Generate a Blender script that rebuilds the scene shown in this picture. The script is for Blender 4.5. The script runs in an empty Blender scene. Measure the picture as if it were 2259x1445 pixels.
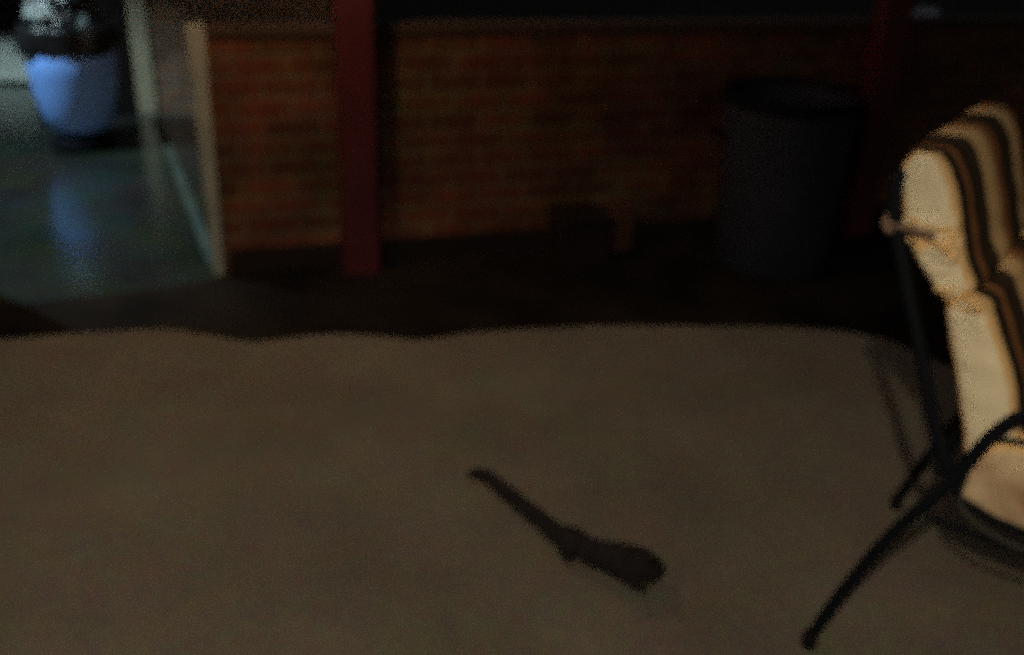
import bpy, bmesh, math, random
from mathutils import Vector, Matrix, noise
R = math.radians
sc = bpy.context.scene
COL = sc.collection
random.seed(7)

# ---------------------------------------------------------------- camera
H = 1.5
cam_d = bpy.data.cameras.new('camera')
cam = bpy.data.objects.new('camera', cam_d)
COL.objects.link(cam)
sc.camera = cam
cam_d.sensor_width = 36.0
cam_d.lens = 2230 / 2259 * 36.0
cam_d.clip_start = 0.05
cam_d.clip_end = 600
cam_d.dof.use_dof = True
cam_d.dof.focus_distance = 0.60          # the phone missed its focus: everything is soft
cam_d.dof.aperture_fstop = 4.4
cam_d.dof.aperture_blades = 0
_t, _r = R(25), R(2.1)
fwd = Vector((0, math.cos(_t), -math.sin(_t)))
up0 = Vector((0, math.sin(_t), math.cos(_t)))
rt0 = Vector((1, 0, 0))
rt = rt0 * math.cos(_r) + up0 * math.sin(_r)
up = up0 * math.cos(_r) - rt0 * math.sin(_r)
M = Matrix((rt, up, -fwd)).transposed().to_4x4()
M.translation = (0, 0, H)
cam.matrix_world = M

# ---------------------------------------------------------------- world: night
w = bpy.data.worlds.new('World')
sc.world = w
w.use_nodes = True
nt = w.node_tree
nt.nodes.clear()
sky = nt.nodes.new('ShaderNodeTexSky')
sky.sky_type = 'NISHITA'
sky.sun_disc = False
sky.sun_elevation = R(-1)
sky.sun_rotation = R(200)
bg = nt.nodes.new('ShaderNodeBackground')
bg.inputs['Strength'].default_value = 0.15
wo = nt.nodes.new('ShaderNodeOutputWorld')
nt.links.new(sky.outputs[0], bg.inputs[0])
nt.links.new(bg.outputs[0], wo.inputs[0])

# ---------------------------------------------------------------- lamps
def lamp(name, loc, power, color, radius):
    d = bpy.data.lights.new(name, 'POINT')
    d.energy = power
    d.color = color
    d.shadow_soft_size = radius
    o = bpy.data.objects.new(name, d)
    o.location = loc
    COL.objects.link(o)
    return o
lamp('amber_wall_lamp', (-0.95, 3.47, 1.80), 33, (1.0, 0.60, 0.29), 0.08)
# two pendant lamps with shades added to cut their light (warm over the terrace, cool in the room) carry their own light: see pendant() below
WARM_LAMP = ((-0.55, -1.30, 2.90), 325, (1.0, 0.82, 0.55), 0.045, 27)
COOL_LAMP = ((-3.75, 5.00, 2.45), 370, (0.68, 0.93, 1.0), 0.045, 42)

sc.view_settings.view_transform = 'Standard'
sc.view_settings.look = 'None'
sc.view_settings.gamma = 1
sc.view_settings.exposure = 0
sc.cycles.use_denoising = False          # a night picture at high gain keeps its grain
sc.cycles.max_bounces = 6
sc.cycles.use_adaptive_sampling = True
sc.cycles.adaptive_threshold = 0.6
sc.cycles.adaptive_min_samples = 12
sc.cycles.seed = 11
sc.cycles.sample_clamp_indirect = 0.25

# ---------------------------------------------------------------- materials
def mat(name, color, rough=0.7, var=0.0, scale=8.0, color2=None, bump=0.0, bscale=40.0,
        metallic=0.0, sheen=0.0, spec=0.5, coord='Object', detail=4.0):
    m = bpy.data.materials.new(name)
    m.use_nodes = True
    n = m.node_tree
    b = n.nodes['Principled BSDF']
    b.inputs['Roughness'].default_value = rough
    b.inputs['Metallic'].default_value = metallic
    b.inputs['Specular IOR Level'].default_value = spec
    if sheen:
        b.inputs['Sheen Weight'].default_value = sheen
    tc = n.nodes.new('ShaderNodeTexCoord')
    c1 = tuple(color) + (1,)
    if color2 is None:
        k = 1 - var
        color2 = tuple(c * k for c in color)
    nz = n.nodes.new('ShaderNodeTexNoise')
    nz.inputs['Scale'].default_value = scale
    nz.inputs['Detail'].default_value = detail
    n.links.new(tc.outputs[coord], nz.inputs['Vector'])
    rp = n.nodes.new('ShaderNodeValToRGB')
    rp.color_ramp.elements[0].position = 0.32
    rp.color_ramp.elements[0].color = tuple(color2) + (1,)
    rp.color_ramp.elements[1].position = 0.68
    rp.color_ramp.elements[1].color = c1
    n.links.new(nz.outputs['Fac'], rp.inputs['Fac'])
    n.links.new(rp.outputs['Color'], b.inputs['Base Color'])
    if bump:
        nb = n.nodes.new('ShaderNodeTexNoise')
        nb.inputs['Scale'].default_value = bscale
        nb.inputs['Detail'].default_value = 5
        n.links.new(tc.outputs[coord], nb.inputs['Vector'])
        bp = n.nodes.new('ShaderNodeBump')
        bp.inputs['Strength'].default_value = bump
        bp.inputs['Distance'].default_value = 0.01
        n.links.new(nb.outputs['Fac'], bp.inputs['Height'])
        n.links.new(bp.outputs['Normal'], b.inputs['Normal'])
    return m

def brick_mat(name, c1, c2, mortar):
    m = bpy.data.materials.new(name)
    m.use_nodes = True
    n = m.node_tree
    b = n.nodes['Principled BSDF']
    b.inputs['Roughness'].default_value = 0.85
    b.inputs['Specular IOR Level'].default_value = 0.25
    tc = n.nodes.new('ShaderNodeTexCoord')
    sp = n.nodes.new('ShaderNodeSeparateXYZ')
    n.links.new(tc.outputs['Object'], sp.inputs[0])
    add = n.nodes.new('ShaderNodeMath')
    add.operation = 'ADD'
    n.links.new(sp.outputs['X'], add.inputs[0])
    n.links.new(sp.outputs['Y'], add.inputs[1])
    cb = n.nodes.new('ShaderNodeCombineXYZ')
    n.links.new(add.outputs[0], cb.inputs['X'])
    n.links.new(sp.outputs['Z'], cb.inputs['Y'])
    # slight wobble of the courses
    br = n.nodes.new('ShaderNodeTexBrick')
    br.inputs['Scale'].default_value = 1.0
    br.inputs['Brick Width'].default_value = 0.23
    br.inputs['Row Height'].default_value = 0.085
    br.inputs['Mortar Size'].default_value = 0.012
    br.inputs['Mortar Smooth'].default_value = 0.3
    br.inputs['Bias'].default_value = -0.1
    br.inputs['Color1'].default_value = c1 + (1,)
    br.inputs['Color2'].default_value = c2 + (1,)
    br.inputs['Mortar'].default_value = mortar + (1,)
    n.links.new(cb.outputs[0], br.inputs['Vector'])
    nz = n.nodes.new('ShaderNodeTexNoise')
    nz.inputs['Scale'].default_value = 3.5
    nz.inputs['Detail'].default_value = 6
    n.links.new(tc.outputs['Object'], nz.inputs['Vector'])
    rp = n.nodes.new('ShaderNodeValToRGB')
    rp.color_ramp.elements[0].position = 0.3
    rp.color_ramp.elements[0].color = (0.50, 0.46, 0.46, 1)
    rp.color_ramp.elements[1].position = 0.7
    rp.color_ramp.elements[1].color = (1.25, 1.3, 1.3, 1)
    n.links.new(nz.outputs['Fac'], rp.inputs['Fac'])
    mx = n.nodes.new('ShaderNodeMix')
    mx.data_type = 'RGBA'
    mx.blend_type = 'MULTIPLY'
    mx.inputs['Factor'].default_value = 1
    n.links.new(br.outputs['Color'], mx.inputs['A'])
    n.links.new(rp.outputs['Color'], mx.inputs['B'])
    n.links.new(mx.outputs['Result'], b.inputs['Base Color'])
    bp = n.nodes.new('ShaderNodeBump')
    bp.inputs['Strength'].default_value = 0.8
    bp.inputs['Distance'].default_value = 0.006
    bp.invert = True
    n.links.new(br.outputs['Fac'], bp.inputs['Height'])
    n.links.new(bp.outputs['Normal'], b.inputs['Normal'])
    return m

def stripe_mat(name, axis='Y', width=0.58):
    m = bpy.data.materials.new(name)
    m.use_nodes = True
    n = m.node_tree
    b = n.nodes['Principled BSDF']
    b.inputs['Roughness'].default_value = 0.9
    b.inputs['Specular IOR Level'].default_value = 0.1
    tc = n.nodes.new('ShaderNodeTexCoord')
    sp = n.nodes.new('ShaderNodeSeparateXYZ')
    n.links.new(tc.outputs['Object'], sp.inputs[0])
    dv = n.nodes.new('ShaderNodeMath')
    dv.operation = 'DIVIDE'
    dv.inputs[1].default_value = width
    n.links.new(sp.outputs[axis], dv.inputs[0])
    rp = n.nodes.new('ShaderNodeValToRGB')
    rp.color_ramp.interpolation = 'LINEAR'
    cream = (0.62, 0.42, 0.21, 1)
    tan = (0.24, 0.105, 0.045, 1)
    dark = (0.018, 0.014, 0.011, 1)
    grey = (0.050, 0.033, 0.020, 1)
    stops = [(0.0, cream), (0.035, cream), (0.045, dark), (0.09, dark), (0.115, tan), (0.135, tan), (0.15, dark), (0.25, grey), (0.29, dark),
             (0.31, cream), (0.42, cream), (0.47, tan), (0.53, tan), (0.55, dark), (0.62, grey), (0.69, dark),
             (0.71, cream), (0.80, cream), (0.86, tan), (0.90, tan), (0.92, dark), (1.0, dark)]
    el = rp.color_ramp.elements
    el[0].position = 0; el[0].color = cream
    el[1].position = 1.0; el[1].color = dark
    for p, c in stops[1:-1]:
        e = el.new(p); e.color = c
    n.links.new(dv.outputs[0], rp.inputs['Fac'])
    n.links.new(rp.outputs['Color'], b.inputs['Base Color'])
    return m

# the photographed surfaces
M_SLAB = mat('terrace_concrete', (0.130, 0.118, 0.098), 0.88, color2=(0.092, 0.082, 0.068), scale=1.7, bump=0.35, bscale=70, spec=0.3, detail=9)
M_LOW = mat('polished_dark_green_floor', (0.027, 0.033, 0.026), 0.18, color2=(0.015, 0.018, 0.015), scale=2.2, bump=0.05, bscale=12, spec=0.8, detail=6)
M_SOIL = mat('garden_soil', (0.030, 0.034, 0.024), 0.95, var=0.5, scale=3, bump=0.5, bscale=12, spec=0.1)
M_BRICK = brick_mat('red_brick', (0.115, 0.038, 0.020), (0.062, 0.026, 0.016), (0.105, 0.070, 0.046))
M_BRICK_FAR = brick_mat('brown_brick', (0.16, 0.085, 0.05), (0.12, 0.06, 0.04), (0.17, 0.14, 0.11))
M_COPE = mat('cement_coping', (0.040, 0.022, 0.016), 0.85, var=0.35, scale=9, bump=0.3)
M_BASE_SHADE = mat('dark_base_and_shade', (0.016, 0.010, 0.010), 0.8, spec=0.15, var=0.3, scale=6)  # dark bases and skirting, also the shade painted along the half wall
M_WHITE = mat('aged_white_paint', (0.32, 0.35, 0.34), 0.6, color2=(0.20, 0.22, 0.21), scale=5, bump=0.15)
M_CREAMPAINT = mat('cream_paint', (0.27, 0.24, 0.165), 0.6, color2=(0.20, 0.18, 0.12), scale=5)
M_RED = mat('dark_red_gloss_paint', (0.070, 0.0035, 0.011), 0.6, var=0.35, scale=4, bump=0.1, bscale=15)
M_BLACKPL = mat('black_plastic', (0.003, 0.004, 0.007), 0.8, spec=0.12, var=0.2, scale=6)
M_NAVYPL = mat('navy_grey_plastic', (0.020, 0.024, 0.044), 0.8, spec=0.25, var=0.25, scale=5)
M_BLUE = mat('blue_plastic', (0.20, 0.40, 0.95), 0.30, var=0.12, scale=3)
M_LINER = mat('black_bin_liner', (0.010, 0.010, 0.012), 0.35, var=0.2, scale=14, bump=0.5, bscale=18)
M_PAPER = mat('white_paper', (0.34, 0.38, 0.38), 0.8, var=0.4, scale=10)
M_CHEST = mat('pale_painted_wood', (0.66, 0.70, 0.64), 0.6, var=0.12, scale=4)
M_TRAY = mat('grey_plastic_tray', (0.11, 0.13, 0.13), 0.5, var=0.3, scale=9)
M_DOOR = mat('black_stained_wood', (0.010, 0.009, 0.012), 0.6, var=0.3, scale=5)
M_STEEL = mat('dark_blue_powdercoat', (0.003, 0.005, 0.009), 0.6, var=0.2, scale=15, spec=0.12)
M_RUBBER = mat('black_rubber', (0.006, 0.006, 0.007), 0.8, spec=0.1, var=0.2)
M_CREAM = mat('cream_canvas', (0.68, 0.62, 0.47), 0.92, color2=(0.63, 0.57, 0.43), scale=6, bump=0.15, bscale=60, spec=0.2)
M_SEATSIDE = mat('tan_patterned_canvas', (0.60, 0.51, 0.35), 0.92, color2=(0.26, 0.14, 0.08), scale=9, bump=0.3, bscale=40)
M_STRIPE = stripe_mat('striped_canvas')
M_PIPE = mat('dark_piping', (0.030, 0.034, 0.030), 0.85, var=0.2)
M_TIE = mat('faded_tie_cord', (0.17, 0.11, 0.09), 0.9, var=0.2)
M_FUR = mat('dark_fur', (0.017, 0.014, 0.016), 0.9, color2=(0.009, 0.0075, 0.009), scale=30, bump=0.9, bscale=90, spec=0.15)
M_EYE = mat('dark_eye', (0.004, 0.004, 0.004), 0.6)
M_STONE = mat('pale_stone', (0.55, 0.60, 0.64), 0.8, var=0.3, scale=6)

def mottle(m, amount, scale):
    n = m.node_tree
    b = n.nodes['Principled BSDF']
    src = b.inputs['Base Color'].links[0].from_socket
    tc = n.nodes.new('ShaderNodeTexCoord')
    mx0 = None
    for sc_, am in ((scale, amount), (scale * 9, amount * 1.1)):
        nz = n.nodes.new('ShaderNodeTexNoise')
        nz.inputs['Scale'].default_value = sc_
        nz.inputs['Detail'].default_value = 3
        n.links.new(tc.outputs['Object'], nz.inputs['Vector'])
        mp = n.nodes.new('ShaderNodeVectorMath'); mp.operation = 'MULTIPLY_ADD'
        mp.inputs[1].default_value = (2 * am * 2,) * 3
        mp.inputs[2].default_value = (1 - 2 * am,) * 3
        n.links.new(nz.outputs['Color'], mp.inputs[0])
        mx = n.nodes.new('ShaderNodeVectorMath'); mx.operation = 'MULTIPLY'
        n.links.new(src, mx.inputs[0]); n.links.new(mp.outputs[0], mx.inputs[1])
        src = mx.outputs[0]
    n.links.new(src, b.inputs['Base Color'])
mottle(M_SLAB, 0.09, 7)
mottle(M_SLAB, 0.16, 38)
mottle(M_LOW, 0.3, 3)
mottle(M_BRICK, 0.3, 3)

_b = M_BLUE.node_tree.nodes['Principled BSDF']
_b.inputs['Specular IOR Level'].default_value = 0.4
# ---------------------------------------------------------------- builders
def tag(o, label=None, cat=None, group=None, kind=None):
    if label: o['label'] = label
    if cat: o['category'] = cat
    if group: o['group'] = group
    if kind: o['kind'] = kind
    return o

def thing(name, loc, rz, label, cat, group=None):
    o = bpy.data.objects.new(name, None)
    o.empty_display_size = 0.1
    o.location = loc
    o.rotation_euler = (0, 0, rz)
    COL.objects.link(o)
    return tag(o, label, cat, group)

def link(name, bm, materials, parent=None, smooth=False):
    me = bpy.data.meshes.new(name)
    bmesh.ops.recalc_face_normals(bm, faces=bm.faces)
    bm.to_mesh(me)
    bm.free()
    for m in (materials if isinstance(materials, (list, tuple)) else [materials]):
        me.materials.append(m)
    if smooth:
        for p in me.polygons: p.use_smooth = True
    o = bpy.data.objects.new(name, me)
    COL.objects.link(o)
    if parent: o.parent = parent
    return o

def box(bm, x0, x1, y0, y1, z0, z1, bev=0.0):
    r = bmesh.ops.create_cube(bm, size=1)
    vs = r['verts']
    for v in vs:
        v.co = Vector((x0 + (v.co.x + .5) * (x1 - x0), y0 + (v.co.y + .5) * (y1 - y0), z0 + (v.co.z + .5) * (z1 - z0)))
    if bev:
        es = list({e for v in vs for e in v.link_edges})
        bmesh.ops.bevel(bm, geom=es, offset=bev, segments=2, affect='EDGES', profile=0.6)

def lathe(bm, prof, seg=40, center=(0, 0), wob=0.0, close_top=False, close_bottom=True, seed=0):
    rings = []
    for r, z in prof:
        ring = []
        for i in range(seg):
            a = 2 * math.pi * i / seg
            rr = r
            if wob:
                rr += wob * noise.noise(Vector((math.cos(a) * 2.5 + seed, math.sin(a) * 2.5, z * 9)))
            ring.append(bm.verts.new((center[0] + rr * math.cos(a), center[1] + rr * math.sin(a), z)))
        rings.append(ring)
    for a, b in zip(rings, rings[1:]):
        for i in range(seg):
            bm.faces.new((a[i], a[(i + 1) % seg], b[(i + 1) % seg], b[i]))
    if close_bottom: bm.faces.new(rings[0])
    if close_top: bm.faces.new(rings[-1])

def smooth_path(pts, n=8):
    P = [Vector(p) for p in pts]
    out = []
    for i in range(len(P) - 1):
        p0, p1, p2, p3 = P[max(i - 1, 0)], P[i], P[i + 1], P[min(i + 2, len(P) - 1)]
        for k in range(n):
            t = k / n
            out.append(0.5 * ((2 * p1) + (p2 - p0) * t + (2 * p0 - 5 * p1 + 4 * p2 - p3) * t * t + (3 * p1 - p0 - 3 * p2 + p3) * t ** 3))
    out.append(P[-1])
    return out

def tube(bm, pts, r, seg=10, n=6, closed=False, smooth=True):
    path = smooth_path(pts, n) if smooth else [Vector(p) for p in pts]
    N = len(path)
    rad = r if callable(r) else (lambda t: r)
    rings = []
    up_ = Vector((0, 0, 1))
    prev = None
    for i, p in enumerate(path):
        if closed: d = path[(i + 1) % N] - path[i - 1]
        else: d = path[min(i + 1, N - 1)] - path[max(i - 1, 0)]
        d.normalize()
        if prev is None:
            a = d.cross(up_)
            if a.length < 0.1: a = d.cross(Vector((0, 1, 0)))
        else:
            a = prev - d * prev.dot(d)
        a.normalize(); prev = a
        b = d.cross(a)
        rr = rad(i / (N - 1))
        rings.append([bm.verts.new(p + a * rr * math.cos(2 * math.pi * k / seg) + b * rr * math.sin(2 * math.pi * k / seg)) for k in range(seg)])
    pairs = list(zip(rings, rings[1:]))
    if closed: pairs.append((rings[-1], rings[0]))
    for A, B in pairs:
        for k in range(seg):
            bm.faces.new((A[k], A[(k + 1) % seg], B[(k + 1) % seg], B[k]))
    if not closed:
        bm.faces.new(rings[0]); bm.faces.new(rings[-1])

# ================================================================= SETTING
ZL = -0.20        # lower floor, one step below the terrace
# garden ground reaching the horizon
bm = bmesh.new()
bmesh.ops.create_grid(bm, x_segments=24, y_segments=24, size=250)
for v in bm.verts: v.co.z = -0.30
o = link('garden_ground', bm, M_SOIL); tag(o, kind='structure')

# wall frame: origin at the passage end of the half wall, x along it
WO = Vector((-1.28, 4.09, 0)); WA = math.atan2(0.298, 0.9545)
def wpt(a, n=0, z=0):
    return (WO.x + a * math.cos(WA) - n * math.sin(WA), WO.y + a * math.sin(WA) + n * math.cos(WA), z)

# lower floor: strip in front of the half wall and the passage on the left
bm = bmesh.new()
A = wpt(7.5, 0.11); B = wpt(0.0, 0.11)
pts = [(-9, 2.0), (9.0, 2.0), (9.0, A[1]), A[:2], B[:2], (-1.0, 7.05), (-1.0, 8.6), (-9, 8.6)]
bot = [bm.verts.new((x, y, -0.29)) for x, y in pts]
top = [bm.verts.new((x, y, ZL)) for x, y in pts]
bm.faces.new(top); bm.faces.new(bot)
for i in range(len(pts)):
    j = (i + 1) % len(pts)
    bm.faces.new((bot[i], bot[j], top[j], top[i]))
o = link('veranda_floor', bm, M_LOW); tag(o, kind='structure')

# dark strip on the lower floor: shade before the half wall, painted as colour
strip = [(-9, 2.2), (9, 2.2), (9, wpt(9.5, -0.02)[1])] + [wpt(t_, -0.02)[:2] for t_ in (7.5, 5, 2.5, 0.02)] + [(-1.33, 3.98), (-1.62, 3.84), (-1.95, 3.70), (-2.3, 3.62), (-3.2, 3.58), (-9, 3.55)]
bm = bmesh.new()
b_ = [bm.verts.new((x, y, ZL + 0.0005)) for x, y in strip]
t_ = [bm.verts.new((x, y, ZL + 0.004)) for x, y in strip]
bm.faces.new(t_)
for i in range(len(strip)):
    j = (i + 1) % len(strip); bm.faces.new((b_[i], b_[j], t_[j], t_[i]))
o = link('path', bm, mat('shade_dark_concrete', (0.021, 0.016, 0.013), 1.0, color2=(0.008, 0.007, 0.007), scale=3, bump=0.3, bscale=30, spec=0.0, detail=7)); tag(o, kind='structure')  # unlit floor drawn as a darker sheet; no separate path here

# terrace slab with a rough wavy edge
edge = [(-6, 2.6), (-4, 2.75), (-2.9, 2.84), (-2.09, 2.905), (-1.69, 2.99), (-1.42, 3.066), (-1.207, 3.11), (-1.03, 3.085),
        (-0.864, 3.043), (-0.664, 3.113), (-0.49, 3.125), (-0.322, 3.103), (-0.125, 3.178), (0.12, 3.235), (0.356, 3.276),
        (0.64, 3.295), (0.93, 3.315), (1.15, 3.30), (1.316, 3.246), (1.425, 3.10), (1.652, 2.92), (2.2, 2.85), (3.2, 2.8), (6, 2.8)]
e2 = [p for p in smooth_path([(x, y, 0) for x, y in edge], 10)]
bm = bmesh.new()
tv = []
for p in e2:
    q = p.copy()
    q.y += 0.010 * noise.noise(Vector((p.x * 9, 3, 1)))
    tv.append(q)
top = [bm.verts.new((p.x, p.y - 0.012, 0.0)) for p in tv]
lip = [bm.verts.new((p.x, p.y, -0.012)) for p in tv]
low = [bm.verts.new((p.x, p.y + 0.004, ZL - 0.03)) for p in tv]
back = [bm.verts.new((p.x, -5, 0.0)) for p in tv]
for i in range(len(tv) - 1):
    bm.faces.new((back[i], back[i + 1], top[i + 1], top[i]))
    bm.faces.new((top[i], top[i + 1], lip[i + 1], lip[i]))
    bm.faces.new((lip[i], lip[i + 1], low[i + 1], low[i]))
o = link('terrace_floor', bm, M_SLAB); tag(o, kind='structure')

# pale kerb line on the passage floor
bm = bmesh.new()
P0, P1 = Vector((-2.47, 6.80, 0)), Vector((-1.32, 4.14, 0))
dd = (P1 - P0).normalized(); nn = Vector((-dd.y, dd.x, 0))
for hh, ww in ((0.02, 0.028),):
    q = [P0 + nn * ww, P0 - nn * ww, P1 - nn * ww * 0.8, P1 + nn * ww * 0.8]
    b_ = [bm.verts.new((v.x, v.y, ZL + 0.001)) for v in q]
    t_ = [bm.verts.new((v.x, v.y, ZL + hh)) for v in q]
    bm.faces.new(t_); bm.faces.new(b_)
    for i in range(4):
        j = (i + 1) % 4
        bm.faces.new((b_[i], b_[j], t_[j], t_[i]))
o = link('kerb_strip', bm, mat('pale_green_cement', (0.060, 0.080, 0.062), 0.7, var=0.4, scale=4)); tag(o, kind='structure')

# ================================================================= PENDANT LAMPS (above the picture)
def pendant(spec, label):
    loc, power, color, rad_, cut = spec
    t = thing('pendant_lamp', loc, 0, label, 'lamp')
    rr, h = 0.34, 0.34 * math.tan(R(cut))
    bm = bmesh.new()
    lathe(bm, [(rr, -h), (rr * .97, -h + .02), (rr * .6, .06), (.05, .13), (.04, .13), (rr * .57, .05), (rr * .95, -h + .012), (rr * .985, -h)], 48, close_bottom=False)
    link('cutoff_shade', bm, M_BLACKPL, t, True)  # added shade; its rim sets where the lamp's light stops
    bm = bmesh.new(); lathe(bm, [(.02, .05), (.022, .12), (.008, .14), (.004, .9)], 16, close_top=True); link('cord', bm, M_RUBBER, t, True)
    l = lamp(t.name + '_light', loc, power, color, rad_)
    return t
pendant(WARM_LAMP, 'unseen warm lamp with an added light-cutting shade, hanging over the terrace behind the viewer')
pendant(COOL_LAMP, 'unseen cool white lamp with an added light-cutting shade, hanging in the room left of the passage')

# ================================================================= HALF WALL
# unseen wall added left of the passage to keep the room lamp off the terrace
rw = thing('brick_wall', (-9, 3.72, ZL), 0, 'unseen brick wall added left of the passage opening to block the room lamp', 'wall')
bm = bmesh.new(); box(bm, 0, 6.64, 0, 0.26, 0, 2.7); link('brickwork', bm, M_BRICK_FAR, rw)

hw = thing('brick_wall', (WO.x, WO.y, ZL), WA, 'low red brick wall with cement coping and white painted end, behind the red posts', 'wall')
Z0 = 0.0   # local z from the lower floor
bm = bmesh.new(); box(bm, 0.020, 7.5, 0.0, 0.11, Z0, 1.005); link('brickwork', bm, M_BRICK, hw)
bm = bmesh.new(); box(bm, 0.035, 7.5, -0.012, 0.125, 1.006, 1.05, 0.006); link('coping', bm, M_COPE, hw)
bm = bmesh.new(); box(bm, 0.04, 7.5, -0.008, -0.001, Z0, 0.11, 0.002); link('foot_shade_band', bm, M_BASE_SHADE, hw)  # dark band standing in for the shade along the wall foot
bm = bmesh.new()
# painted end: narrows a little towards the floor
r = bmesh.ops.create_cube(bm, size=1)
for v in r['verts']:
    hi = v.co.z > 0
    x = -0.05 if v.co.x < 0 else 0.024
    if not hi: x = -0.030 if v.co.x < 0 else 0.012
    v.co = Vector((x, -0.016 if v.co.y < 0 else 0.126, 1.052 if hi else Z0))
bmesh.ops.bevel(bm, geom=bm.edges[:], offset=0.005, segments=2, affect='EDGES')
link('painted_end', bm, M_WHITE, hw)

# far brick wall beyond the passage, with the cream door frame at its left
fw = thing('brick_wall', (-2.49, 6.95, ZL), 0, 'brown brick wall at the far end of the passage, right of the dark doorway', 'wall')
bm = bmesh.new(); box(bm, 0.0, 1.45, 0.0, 0.22, 0, 2.7); link('brickwork', bm, M_BRICK_FAR, fw)
df = thing('door_frame', (-2.575, 6.95, ZL), 0, 'cream painted upright of a door frame beside the far brick wall', 'door frame')
bm = bmesh.new(); box(bm, -0.068, 0.068, -0.02, 0.20, 0, 2.15, 0.006); link('jamb', bm, M_CREAMPAINT, df)
bm = bmesh.new(); box(bm, -1.05, 0.068, -0.02, 0.20, 2.152, 2.28, 0.006); link('lintel', bm, M_CREAMPAINT, df)

# black open door leaf
P = Vector((-2.655, 6.93, ZL)); Q = Vector((-3.09, 6.46, ZL))
ang = math.atan2(Q.y - P.y, Q.x - P.x); L = (Q - P).length
dr = thing('door', P, ang, 'black wooden door standing open behind the blue bin', 'door')
bm = bmesh.new(); box(bm, 0.0, L, -0.02, 0.02, 0.01, 2.08, 0.003); link('door_leaf', bm, M_DOOR, dr)
bm = bmesh.new(); tube(bm, [(L - .07, .02, 1.0), (L - .07, .065, 1.0), (L - .18, .065, 1.0)], 0.009, 8, 4); link('handle', bm, M_STEEL, dr, True)

# back wall of the room on the left
bw = thing('brick_wall', (-9, 8.3, ZL), 0, 'dark red brick wall at the back of the lit room, top left corner', 'wall')
bm = bmesh.new(); box(bm, 0, 6.3, 0, 0.22, 0, 2.7); link('brickwork', bm, brick_mat('dark_red_brick', (0.06, 0.018, 0.014), (0.04, 0.014, 0.012), (0.05, 0.04, 0.035)), bw)
bm = bmesh.new(); box(bm, 0, 6.3, -0.02, -0.001, 0, 0.12, 0.003); link('skirting', bm, M_BASE_SHADE, bw)

# ================================================================= RED POSTS
def post(loc, rz, wx, label):
    p = thing('post', loc, rz, label, 'post', 'red posts along the brick wall')
    bm = bmesh.new(); box(bm, -wx / 2, wx / 2, -0.055, 0.055, 0.0, 2.7, 0.006); link('shaft', bm, M_RED, p)
    bm = bmesh.new(); box(bm, -wx / 2 - .004, wx / 2 + .004, -0.060, 0.060, 0.0, 0.17, 0.004); link('base_sleeve', bm, M_RED, p)
    return p
a = wpt(0.60, -0.072, ZL); post(a, WA, 0.150, 'dark red square post standing in front of the brick wall, left of the black bin')
a = wpt(3.13, -0.075, ZL); post(a, WA, 0.135, 'dark red square post just behind and right of the black open bin')

# ================================================================= BLACK DUSTBIN
db = thing('dustbin', (1.205, 4.50, ZL), 0, 'large black round dustbin with open top beside the right red post', 'dustbin')
bm = bmesh.new()
lathe(bm, [(0.245, 0.0), (0.255, 0.015), (0.262, 0.08), (0.266, 0.085), (0.282, 0.55), (0.286, 0.60), (0.292, 0.74), (0.292, 0.78)], 56)
lathe(bm, [(0.235, 0.02), (0.272, 0.55), (0.280, 0.775)], 56)
link('body', bm, M_NAVYPL, db, True)
bm = bmesh.new()
lathe(bm, [(0.281, 0.775), (0.286, 0.80), (0.300, 0.806), (0.310, 0.795), (0.311, 0.765), (0.306, 0.755), (0.293, 0.750)], 56, close_bottom=False)
link('rim', bm, M_BLACKPL, db, True)
for s in (-1, 1):
    bm = bmesh.new()
    tube(bm, [(s * 0.286, -0.06, 0.60), (s * 0.325, -0.05, 0.61), (s * 0.335, 0, 0.61), (s * 0.325, 0.05, 0.61), (s * 0.286, 0.06, 0.60)], 0.011, 8, 5)
    link('handle', bm, M_BLACKPL, db, True)

# ================================================================= LOW DARK BOX at the wall
lb = thing('storage_box', wpt(1.61, -0.13, ZL), WA, 'small dark box on the lower floor at the foot of the brick wall', 'box')
bm = bmesh.new(); box(bm, -0.120, 0.120, -0.10, 0.10, 0.0, 0.20, 0.008); link('body', bm, M_BASE_SHADE, lb)
bm = bmesh.new(); box(bm, -0.128, 0.128, -0.11, 0.11, 0.202, 0.225, 0.008); link('lid', bm, M_BASE_SHADE, lb)

bm = bmesh.new(); box(bm, -0.052, 0.052, -0.032, 0.032, 0.0, 0.225, 0.004)
for v in bm.verts: v.co.x += 0.0015 * noise.noise(v.co * 40)
o = link('brick', bm, mat('loose_brick', (0.085, 0.030, 0.019), 0.85, var=0.4, scale=20, bump=0.4)); o.location = wpt(1.845, -0.06, ZL); o.rotation_euler = (0, 0, WA + 0.1)
tag(o, 'single reddish brick standing upright at the wall, right of the small dark box', 'brick')

# ================================================================= BLUE BIN
BX, BY = -2.665, 6.05
bb = thing('bin', (BX, BY, ZL), 0, 'blue tapered plastic bin with a black liner over its rim, beside the open door', 'bin')
bm = bmesh.new()
lathe(bm, [(0.06, 0.088), (0.11, 0.092), (0.155, 0.115), (0.188, 0.165), (0.212, 0.235), (0.232, 0.33), (0.246, 0.46), (0.253, 0.585), (0.249, 0.59), (0.240, 0.46), (0.20, 0.2), (0.05, 0.12)], 56)
link('body', bm, M_BLUE, bb, True)
bm = bmesh.new(); lathe(bm, [(0.19, 0.022), (0.195, 0.05), (0.14, 0.07), (0.11, 0.089)], 40, close_top=True); link('stand', bm, M_BLACKPL, bb, True)
bm = bmesh.new()
lathe(bm, [(0.262, 0.578), (0.270, 0.60), (0.276, 0.64), (0.270, 0.70), (0.262, 0.735), (0.245, 0.74), (0.235, 0.68), (0.20, 0.62), (0.10, 0.60)], 64, wob=0.035, close_bottom=False, close_top=True)
link('liner', bm, M_LINER, bb, True)
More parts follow.
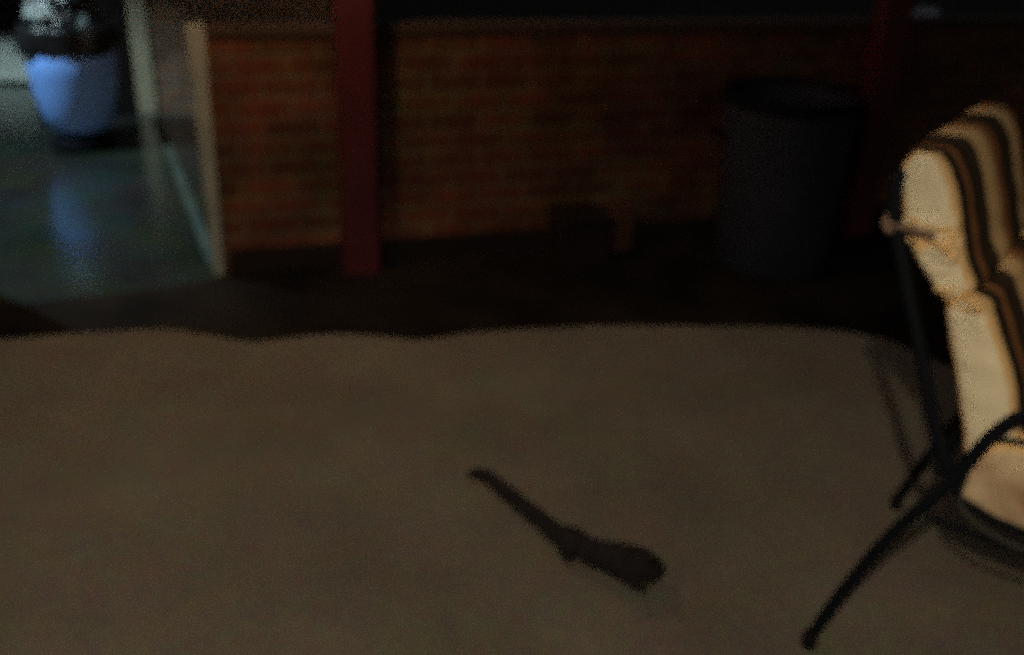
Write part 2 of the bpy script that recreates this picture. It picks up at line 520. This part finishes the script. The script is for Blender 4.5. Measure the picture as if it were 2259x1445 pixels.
def crumple(name, loc, s, seed, m):
    bm = bmesh.new()
    bmesh.ops.create_icosphere(bm, subdivisions=4, radius=1)
    for v in bm.verts:
        n0 = noise.noise(v.co * 1.6 + Vector((seed, 0, 0))); n1 = abs(noise.noise(v.co * 3.5 + Vector((0, seed, 0))))
        v.co = v.co * (1 + 0.35 * n0 - 0.30 * n1)
        v.co = Vector((v.co.x * s[0], v.co.y * s[1], v.co.z * s[2]))
    o = link(name, bm, m, None, False)
    o.location = loc
    return o
o = crumple('crumpled_paper', (BX - 0.115, BY - 0.02, 0.595), (0.125, 0.10, 0.065), 3, M_PAPER)
tag(o, 'large crumpled white paper lying on top of the blue bin', 'paper')
o = crumple('crumpled_paper', (BX + 0.125, BY - 0.05, 0.530), (0.035, 0.035, 0.035), 8, M_TRAY)
tag(o, 'small grey scrap on the black liner at the right of the blue bin', 'paper')
o = crumple('rubbish_bag', (BX - 0.01, BY + 0.05, 0.57), (0.20, 0.15, 0.16), 12, M_LINER)
tag(o, 'black plastic bag bulging out of the blue bin behind the white paper', 'bag')

# white chest
ch = thing('chest', (-4.35, 7.88, ZL), 0, 'pale low chest on the floor left of the blue bin', 'chest')
bm = bmesh.new(); box(bm, -0.60, 0.635, -0.18, 0.22, 0.02, 0.26, 0.008); link('body', bm, M_CHEST, ch)
bm = bmesh.new(); box(bm, -0.61, 0.645, -0.19, 0.23, 0.262, 0.31, 0.01); link('lid', bm, M_CHEST, ch)
bm = bmesh.new(); box(bm, -0.58, 0.61, -0.16, 0.20, 0.0, 0.019); link('base', bm, M_BASE_SHADE, ch)

# pale stone in the garden
o = crumple('stone', (5.15, 13.5, -0.17), (0.17, 0.14, 0.10), 5, M_STONE); tag(o, 'small pale stone in the dark garden beyond the wall, right of the right post', 'stone')

# ================================================================= CHAIR
CA = math.atan2(-0.562, 0.827)
chair = thing('folding_chair', (0.668, 1.699, 0), CA, 'dark steel folding armchair with cream and striped cushions, at the right edge of the terrace', 'chair')
CW = 0.58
# s -> local x, across -> local y (0 = near side), z up
arm = [(0, .012), (.055, .185), (.117, .343), (.195, .495), (.236, .60), (.29, .672), (.40, .715), (.58, .728), (.68, .70), (.735, .60), (.76, .40), (.79, .012)]
upr = [(-.010, 1.025), (.000, .955), (.036, .855), (.080, .747), (.116, .65), (.152, .567), (.195, .492), (.228, .462), (.275, .445), (.34, .440), (.50, .442), (.64, .447), (.655, .450)]
for yy in (-0.018, CW + 0.018):
    ya = yy + math.copysign(.011, yy)
    bm = bmesh.new(); tube(bm, [(s, ya, z) for s, z in arm], 0.0125, 12, 8); a_ = link('arm_and_legs', bm, M_STEEL, chair, True)
    bm = bmesh.new(); lathe(bm, [(0.016, 0.0), (0.017, 0.02), (0.014, 0.035)], 16, (0.004, ya), close_top=True); link('foot_cap', bm, M_RUBBER, a_, True)
    bm = bmesh.new(); tube(bm, [(s, yy + (0.001 if yy < 0 else -0.001), z) for s, z in upr], 0.0125, 12, 8); a_ = link('back_and_seat_rail', bm, M_STEEL, chair, True)
    bm = bmesh.new(); lathe(bm, [(0.016, 0.0), (0.017, 0.02), (0.014, 0.035)], 16, (0.788, ya), close_top=True); link('foot_cap', bm, M_RUBBER, a_, True)
    bm = bmesh.new(); tube(bm, [(0.32, ya, .705), (0.45, ya, .737), (0.63, ya, .735)], 0.019, 10, 5); link('armrest', bm, M_RUBBER, chair, True)
for nm, (s, z) in dict(top_rail=(-.010, 1.02), back_rail=(.165, .50)).items():
    bm = bmesh.new(); tube(bm, [(s, -0.018, z), (s, CW + .018, z)], 0.011, 10, 4); link(nm, bm, M_STEEL, chair, True)
bm = bmesh.new()
box(bm, 0.20, 0.66, -0.006, CW + .006, .452, .458)
link('seat_sling', bm, M_RUBBER, chair)

def cushion(name, prof, parent, y0, y1, nu=26, exp=5.0, wrinkle=0.006, seed=0, pinch=(), flank=None):
    """prof: list of (rear/bottom point, front/top point) pairs in (s, z); skin them across the width"""
    n = 7
    def lerp_prof(k):
        return prof[k]
    path_a = smooth_path([(a[0], 0, a[1]) for a, b in prof], 7)
    path_b = smooth_path([(b[0], 0, b[1]) for a, b in prof], 7)
    bm = bmesh.new()
    rings = []
    for i, (A_, B_) in enumerate(zip(path_a, path_b)):
        mid = (A_ + B_) / 2; half = (B_ - A_) / 2
        t = i / (len(path_a) - 1)
        ring = []
        K = 120
        ym = (y0 + y1) / 2; yh = (y1 - y0) / 2
        ins = sum(d * math.exp(-((t - c) / wd) ** 2) for c, wd, d in pinch)
        for k in range(K):
            ph = 2 * math.pi * (k + .5) / K
            cu, su = math.cos(ph), math.sin(ph)
            e = 2 / exp
            a = math.copysign(abs(cu) ** e, cu); b = math.copysign(abs(su) ** e, su)
            # end rings close softly
            p = mid + half * a
            side = (yh - ins) * b
            q = Vector((p.x, ym + side, p.z))
            nz_ = noise.noise(Vector((q.x * 16 + seed, q.y * 9, q.z * 16)))
            # folds fan out from the pinched places of the side panels
            cr = 0.0
            for c, wd, d in pinch:
                cr += math.exp(-((t - c) / (wd * 3.0)) ** 2) * abs(noise.noise(Vector((a * 1.3 + (t - c) * 9 + seed, (t - c) * 22 - a * 2.2, seed * 3.1))))
            if abs(b) > .9: q.y += math.copysign(wrinkle * nz_ * 1.2 - 0.045 * cr, b)
            q += half.normalized() * (wrinkle * nz_) * a
            ring.append(bm.verts.new(q))
        rings.append(ring)
    for A_, B_ in zip(rings, rings[1:]):
        for k in range(len(A_)):
            bm.faces.new((A_[k], A_[(k + 1) % len(A_)], B_[(k + 1) % len(A_)], B_[k]))
    bm.faces.new(rings[0]); bm.faces.new(rings[-1])
    bmesh.ops.recalc_face_normals(bm, faces=bm.faces)
    bm.normal_update()
    for f in bm.faces:
        f.material_index = 0 if abs(f.normal.y) > 0.72 else 1
        f.smooth = True
    o = link(name, bm, [flank or M_CREAM, M_STRIPE], parent, True)
    return o

# upper and lower half of the back cushion, folded in the middle
prof_up = [((0.086, 0.818), (0.150, 0.832)), ((0.070, 0.836), (0.152, 0.856)), ((0.037, 0.868), (0.136, 0.890)), ((0.011, 0.905), (0.124, 0.928)),
           ((-0.002, 0.938), (0.114, 0.957)), ((-0.014, 0.975), (0.102, 0.990)), ((-0.025, 1.015), (0.086, 1.028)), ((-0.020, 1.044), (0.070, 1.052)), ((0.000, 1.064), (0.050, 1.067))]
bc = cushion('back_cushion', prof_up, chair, 0.0, CW, pinch=((0.42, 0.05, 0.010), (0.0, 0.06, 0.016)), seed=1)
bc['label'] = 'cream sided striped upper back pad'
prof_lo = [((.205, .500), (.300, .520)), ((.192, .525), (.297, .560)), ((.168, .585), (.285, .620)), ((.146, .650), (.262, .680)), ((.126, .712), (.238, .735)),
           ((.108, .765), (.212, .785)), ((.098, .798), (.196, .812)), ((.096, .812), (.186, .830)), ((.095, .822), (.165, .840))]
lo = cushion('lower_back_cushion', prof_lo, chair, 0.0, CW, pinch=((1.0, 0.08, 0.012),), seed=4)
prof_seat = [((.216, .455), (.222, .545)), ((.240, .430), (.246, .600)), ((.30, .408), (.32, .612)), ((.42, .406), (.43, .602)), ((.54, .408), (.55, .592)), ((.64, .422), (.64, .580)), ((.668, .455), (.668, .545))]
se = cushion('seat_cushion', prof_seat, chair, -0.030, CW + 0.030, seed=9, flank=M_SEATSIDE)
def piping(prof, parent, yy):
    loop = [(a[0], yy, a[1]) for a, b in prof] + [(b[0], yy, b[1]) for a, b in reversed(prof)]
    path = smooth_path(loop + [loop[0]], 4)[:-1]
    bm = bmesh.new(); tube(bm, path, 0.0045, 6, smooth=False, closed=True)
    link('piping', bm, M_PIPE, parent, True)
for pr, ob in ((prof_seat, se),):
    for yy in (-0.027, CW + 0.027): piping(pr, ob, yy)
# tie cord round the upright
for yy in (-0.004, CW + 0.004):
    bm = bmesh.new()
    sg = -1 if yy < 0 else 1
    tube(bm, [(0.068, yy + sg * .002, .928), (0.036, yy + sg * .012, .936), (-0.004, yy + sg * .020, .944), (-0.012, yy + sg * .010, .952), (-0.014, yy, .945)], 0.007, 8, 5)
    tube(bm, [(0.006, yy + sg * .018, .940), (-0.004, yy + sg * .024, .930), (-0.016, yy + sg * .020, .948)], 0.006, 8, 5)
    link('tie', bm, M_TIE, chair, True)

# ================================================================= ANIMAL
an = thing('animal', (0.16, 1.98, 0), 0, 'small dark furry animal with a long thick tail, crouching low on the terrace floor', 'animal')
# x, y, z, radius from the tail tip to the nose (world coordinates)
spine = [(-0.104, 2.256, 0.010, 0.0100), (-0.082, 2.268, 0.013, 0.0160), (-0.057, 2.258, 0.016, 0.0190), (-0.02, 2.203, 0.019, 0.0205), (0.04, 2.118, 0.022, 0.0220), (0.085, 2.055, 0.025, 0.0230), (0.119, 2.000, 0.029, 0.0260), (0.156, 1.948, 0.038, 0.0330), (0.200, 1.906, 0.042, 0.0350), (0.243, 1.884, 0.050, 0.0410), (0.278, 1.864, 0.054, 0.0460), (0.307, 1.856, 0.050, 0.0450), (0.333, 1.860, 0.042, 0.0420), (0.352, 1.866, 0.032, 0.0270)]
limbs = [ # (spine index, [(x,y,z,r)...])
    (7, [(.150, 1.932, .028, .026), (.150, 1.924, .013, .015), (.164, 1.912, .009, .011)]),
    (7, [(.172, 1.962, .026, .020), (.180, 1.966, .012, .012), (.192, 1.958, .009, .010)]),
    (11, [(.292, 1.838, .030, .022), (.297, 1.834, .013, .014), (.309, 1.828, .009, .011)]),
    (11, [(.312, 1.870, .030, .016), (.318, 1.874, .012, .011), (.330, 1.868, .009, .010)]),
    (12, [(.348, 1.882, .054, .009), (.351, 1.886, .059, .005)]),
    (12, [(.326, 1.842, .058, .009), (.325, 1.838, .063, .005)]),
]
verts, edges, rad = [], [], []
off = Vector(an.location)
for x, y, z, r in spine:
    verts.append(Vector((x, y, z)) - off); rad.append(r)
edges += [(i, i + 1) for i in range(len(spine) - 1)]
for base, pl in limbs:
    prev = base
    for x, y, z, r in pl:
        verts.append(Vector((x, y, z)) - off); rad.append(r)
        edges.append((prev, len(verts) - 1)); prev = len(verts) - 1
me = bpy.data.meshes.new('body'); me.from_pydata([tuple(v) for v in verts], edges, [])
body = bpy.data.objects.new('body', me); COL.objects.link(body); body.parent = an
md = body.modifiers.new('skin', 'SKIN'); md.use_smooth_shade = True
for i, sv in enumerate(me.skin_vertices[0].data):
    sv.radius = (rad[i], rad[i]); sv.use_root = (i == 8)
sb = body.modifiers.new('subd', 'SUBSURF'); sb.levels = 2; sb.render_levels = 2
me.materials.append(M_FUR)
for x, y, z in ((.362, 1.880, .044), (.350, 1.836, .046)):
    bm = bmesh.new(); bmesh.ops.create_icosphere(bm, subdivisions=2, radius=0.0045)
    for v in bm.verts: v.co += Vector((x, y, z)) - off
    link('eye', bm, M_EYE, an, True)
